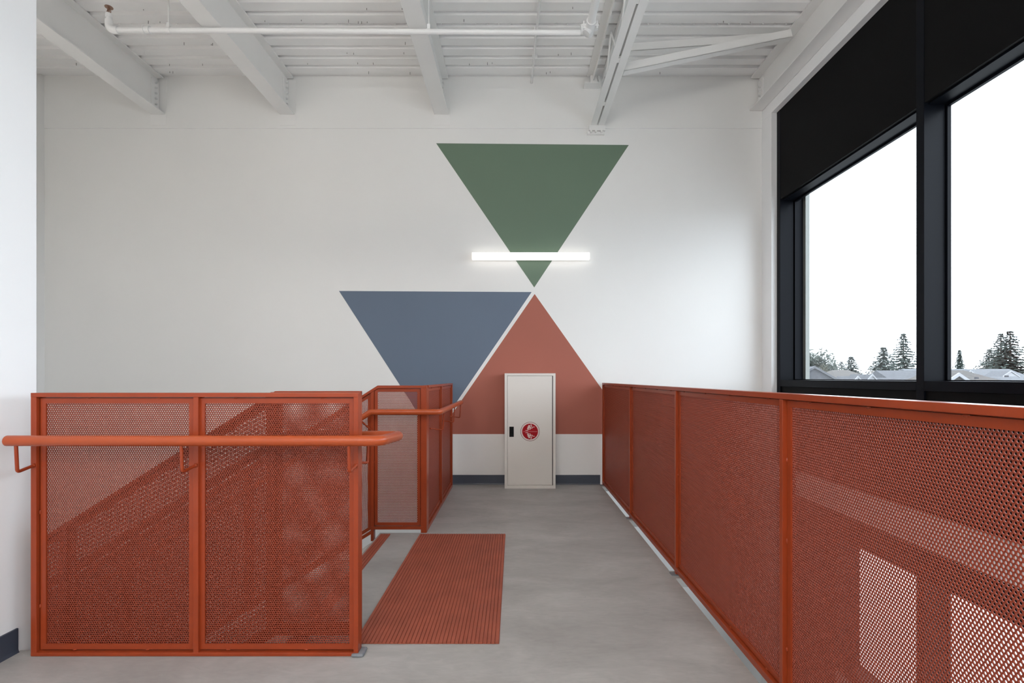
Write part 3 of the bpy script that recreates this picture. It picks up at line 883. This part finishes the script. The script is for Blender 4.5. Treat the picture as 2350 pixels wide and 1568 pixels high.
gable_house('pale grey roof furthest back in the right pane', x0, x1, 54, 64, .3, zr+.1, 'roofp', 'x',
            [(E(2227,0,53.5)[0], 53.5, .75, E(0,850.5,53.5)[1], .6), (E(2320,0,53.5)[0], 53.5, .9, E(0,851,53.5)[1], .6)])

def conifer_mesh(seed, rad=.24, dens=1.0):
    rnd = random.Random(seed); fo = MB(); tk = MB()
    tk.tube([(0,0,0), (0,0,.5), (0,0,.97)], [.022, .014, .003], 7)
    lv = int(40 * dens)
    for i in range(lv):
        t = i / (lv - 1); z = .08 + .91 * t
        R = rad * (1 - t) ** .85 * rnd.uniform(.70, 1.15) + .012
        nb = max(5, int(12 * (1 - t) + 5))
        a0 = rnd.uniform(0, 6.28)
        for k in range(nb):
            a = a0 + 6.283 * k / nb + rnd.uniform(-.25, .25); r = R * rnd.choice((.55, .8, 1.0, 1.0, 1.25))
            nseg = max(3, int(9 * (1 - t)) + 2)
            for s in range(nseg):
                u = (s + .8) / nseg
                w0 = .22 * r * (1.1 - u) + .004
                for q in range(4):
                    off = rnd.uniform(-1, 1) * w0
                    c = Vector((math.cos(a) * r * u - math.sin(a) * off, math.sin(a) * r * u + math.cos(a) * off, z - .10 * r * u + .16 * r * u * u - .02 * u + rnd.uniform(-.006, .006)))
                    aa = a + rnd.uniform(-.9, .9)
                    d = Vector((math.cos(aa), math.sin(aa), rnd.uniform(-.9, -.05))).normalized()
                    sd = d.cross(Vector((0,0,1))).normalized(); L = .036 * (1.25 - .6*t) * rnd.uniform(.6, 1.3); w = L * .30
                    fo.add([c, c + d*L*.5 + sd*w + Vector((0,0,-w*.8)), c + d*L, c + d*L*.5 - sd*w + Vector((0,0,-w*.9))], [(0,1,2),(0,2,3)])
    return fo, tk
def broad_mesh(seed, lobes=9):
    rnd = random.Random(seed); fo = MB(); tk = MB()
    tk.tube([(0,0,0), (.01,0,.35), (0,0,.8)], [.03, .02, .005], 7)
    cs = [(rnd.uniform(-.2,.2), rnd.uniform(-.2,.2), rnd.uniform(.3,.85), rnd.uniform(.10,.19)) for _ in range(lobes)]
    for (x, y, z, r) in cs:
        tk.tube([(0,0,z*.6), (x*.8, y*.8, z)], [.008, .003], 5)
        for _ in range(800):
            v = Vector((rnd.gauss(0,1), rnd.gauss(0,1), rnd.gauss(0,1))).normalized() * r * rnd.uniform(.5, 1.08)
            c = Vector((x,y,z)) + v
            d = Vector((rnd.uniform(-1,1), rnd.uniform(-1,1), rnd.uniform(-1,1))).normalized()
            e = d.orthogonal().normalized(); L = rnd.uniform(.012, .024)
            fo.add([c - d*L, c + e*L*.6, c + d*L, c - e*L*.6], [(0,1,2,3)])
    return fo, tk
def tree_proto(name, meshes, m):
    fo, tk = meshes
    r = thing(name, 'x', 'tree', (0,0,0))
    fo.build('foliage', m, r); tk.build('trunk', M['bark'], r); return r
protos = {'a': tree_proto('conifer_tree', conifer_mesh(1, .23), M['needle2']), 'b': tree_proto('conifer_tree', conifer_mesh(2, .27, .8), M['needle']),
          'c': tree_proto('conifer_tree', conifer_mesh(3, .19, 1.1), M['needle']), 'd': tree_proto('leafy_tree', broad_mesh(4, 12), M['leafg']), 'e': tree_proto('leafy_tree', broad_mesh(5, 9), M['bush'])}
used = set()
def tree(p, px, pytop, d, wpx, label, rz=0):
    o = protos[p] if p not in used else copy_tree(protos[p]); used.add(p)
    x, zt = E(px, pytop, d); H = zt - GZ
    base_w = {'a': .40, 'b': .47, 'c': .34, 'd': .56, 'e': .56}[p]
    wd = wpx * d / 1160
    o.location = (x, d, GZ); s = H; o.scale = (wd / base_w, wd / base_w, s); o.rotation_euler = (0, 0, rz)
    o['label'] = label; o['group'] = 'trees beyond the neighbouring roofs'
tree('b', 2073, 763, 74, 100, 'tallest dark conifer in the left pane, beside the window mullion', .3)
tree('a', 2027, 795, 86, 95, 'shorter conifer left of the tallest one in the left pane', 1.0)
tree('a', 1953, 817, 97, 74, 'small conifer behind the grey gable in the left pane', 2.1)
tree('b', 1931, 829, 124, 66, 'squat conifer between the two small ones in the left pane', 2.9)
tree('e', 1893, 838, 61.5, 34, 'olive shrub beside the pale leafy tree in the left pane', 0)
tree('c', 1915, 831, 92, 40, 'small pointed conifer right of the leafy tree by the jamb', .6)
tree('d', 1868, 794, 68, 78, 'pale leafy tree beside the window jamb', 0)
tree('c', 2202, 801, 72, 40, 'small lone conifer beside the mullion in the right pane', 2.0)
tree('b', 2318, 757, 74, 120, 'tallest conifer at the right edge of the right pane', 1.9)
tree('b', 2297, 763, 88, 100, 'conifer just left of the tallest one in the right pane', 4.0)
tree('b', 2270, 800, 101, 90, 'lowest conifer of the dark clump in the right pane', 5.1)

# ------------------------------------------------------------------ world, camera, view
w = bpy.data.worlds.new('World'); sc.world = w; w.use_nodes = True
nt = w.node_tree; bg = nt.nodes['Background']
tcw = nt.nodes.new('ShaderNodeTexCoord'); nz = nt.nodes.new('ShaderNodeTexNoise')
nz.inputs['Scale'].default_value = 2.5; nz.inputs['Detail'].default_value = 3
nt.links.new(tcw.outputs['Generated'], nz.inputs['Vector'])
rp = nt.nodes.new('ShaderNodeValToRGB')
rp.color_ramp.elements[0].position = .35; rp.color_ramp.elements[0].color = (.79,.88,1.0,1)
rp.color_ramp.elements[1].position = .65; rp.color_ramp.elements[1].color = (.86,.92,1.0,1)
nt.links.new(nz.outputs['Fac'], rp.inputs['Fac']); nt.links.new(rp.outputs['Color'], bg.inputs['Color'])
bg.inputs['Strength'].default_value = 5.2

cam = bpy.data.cameras.new('Camera'); co = bpy.data.objects.new('Camera', cam); COL.objects.link(co)
co.location = (0, 0, CAMZ); co.rotation_euler = (math.radians(90), 0, 0)
cam.sensor_width = 36; cam.sensor_fit = 'HORIZONTAL'; cam.lens = 1160 / 2350 * 36
cam.shift_x = -6 / 2350; cam.shift_y = 83 / 2350
cam.clip_start = .05; cam.clip_end = 600
sc.camera = co
sc.view_settings.view_transform = 'Standard'; sc.view_settings.look = 'None'
sc.view_settings.exposure = .20; sc.view_settings.gamma = 1; sc.view_settings.use_curve_mapping = False
cy = sc.cycles
cy.max_bounces = 8; cy.diffuse_bounces = 5; cy.glossy_bounces = 3; cy.transmission_bounces = 4; cy.transparent_max_bounces = 12
cy.caustics_reflective = False; cy.caustics_refractive = False
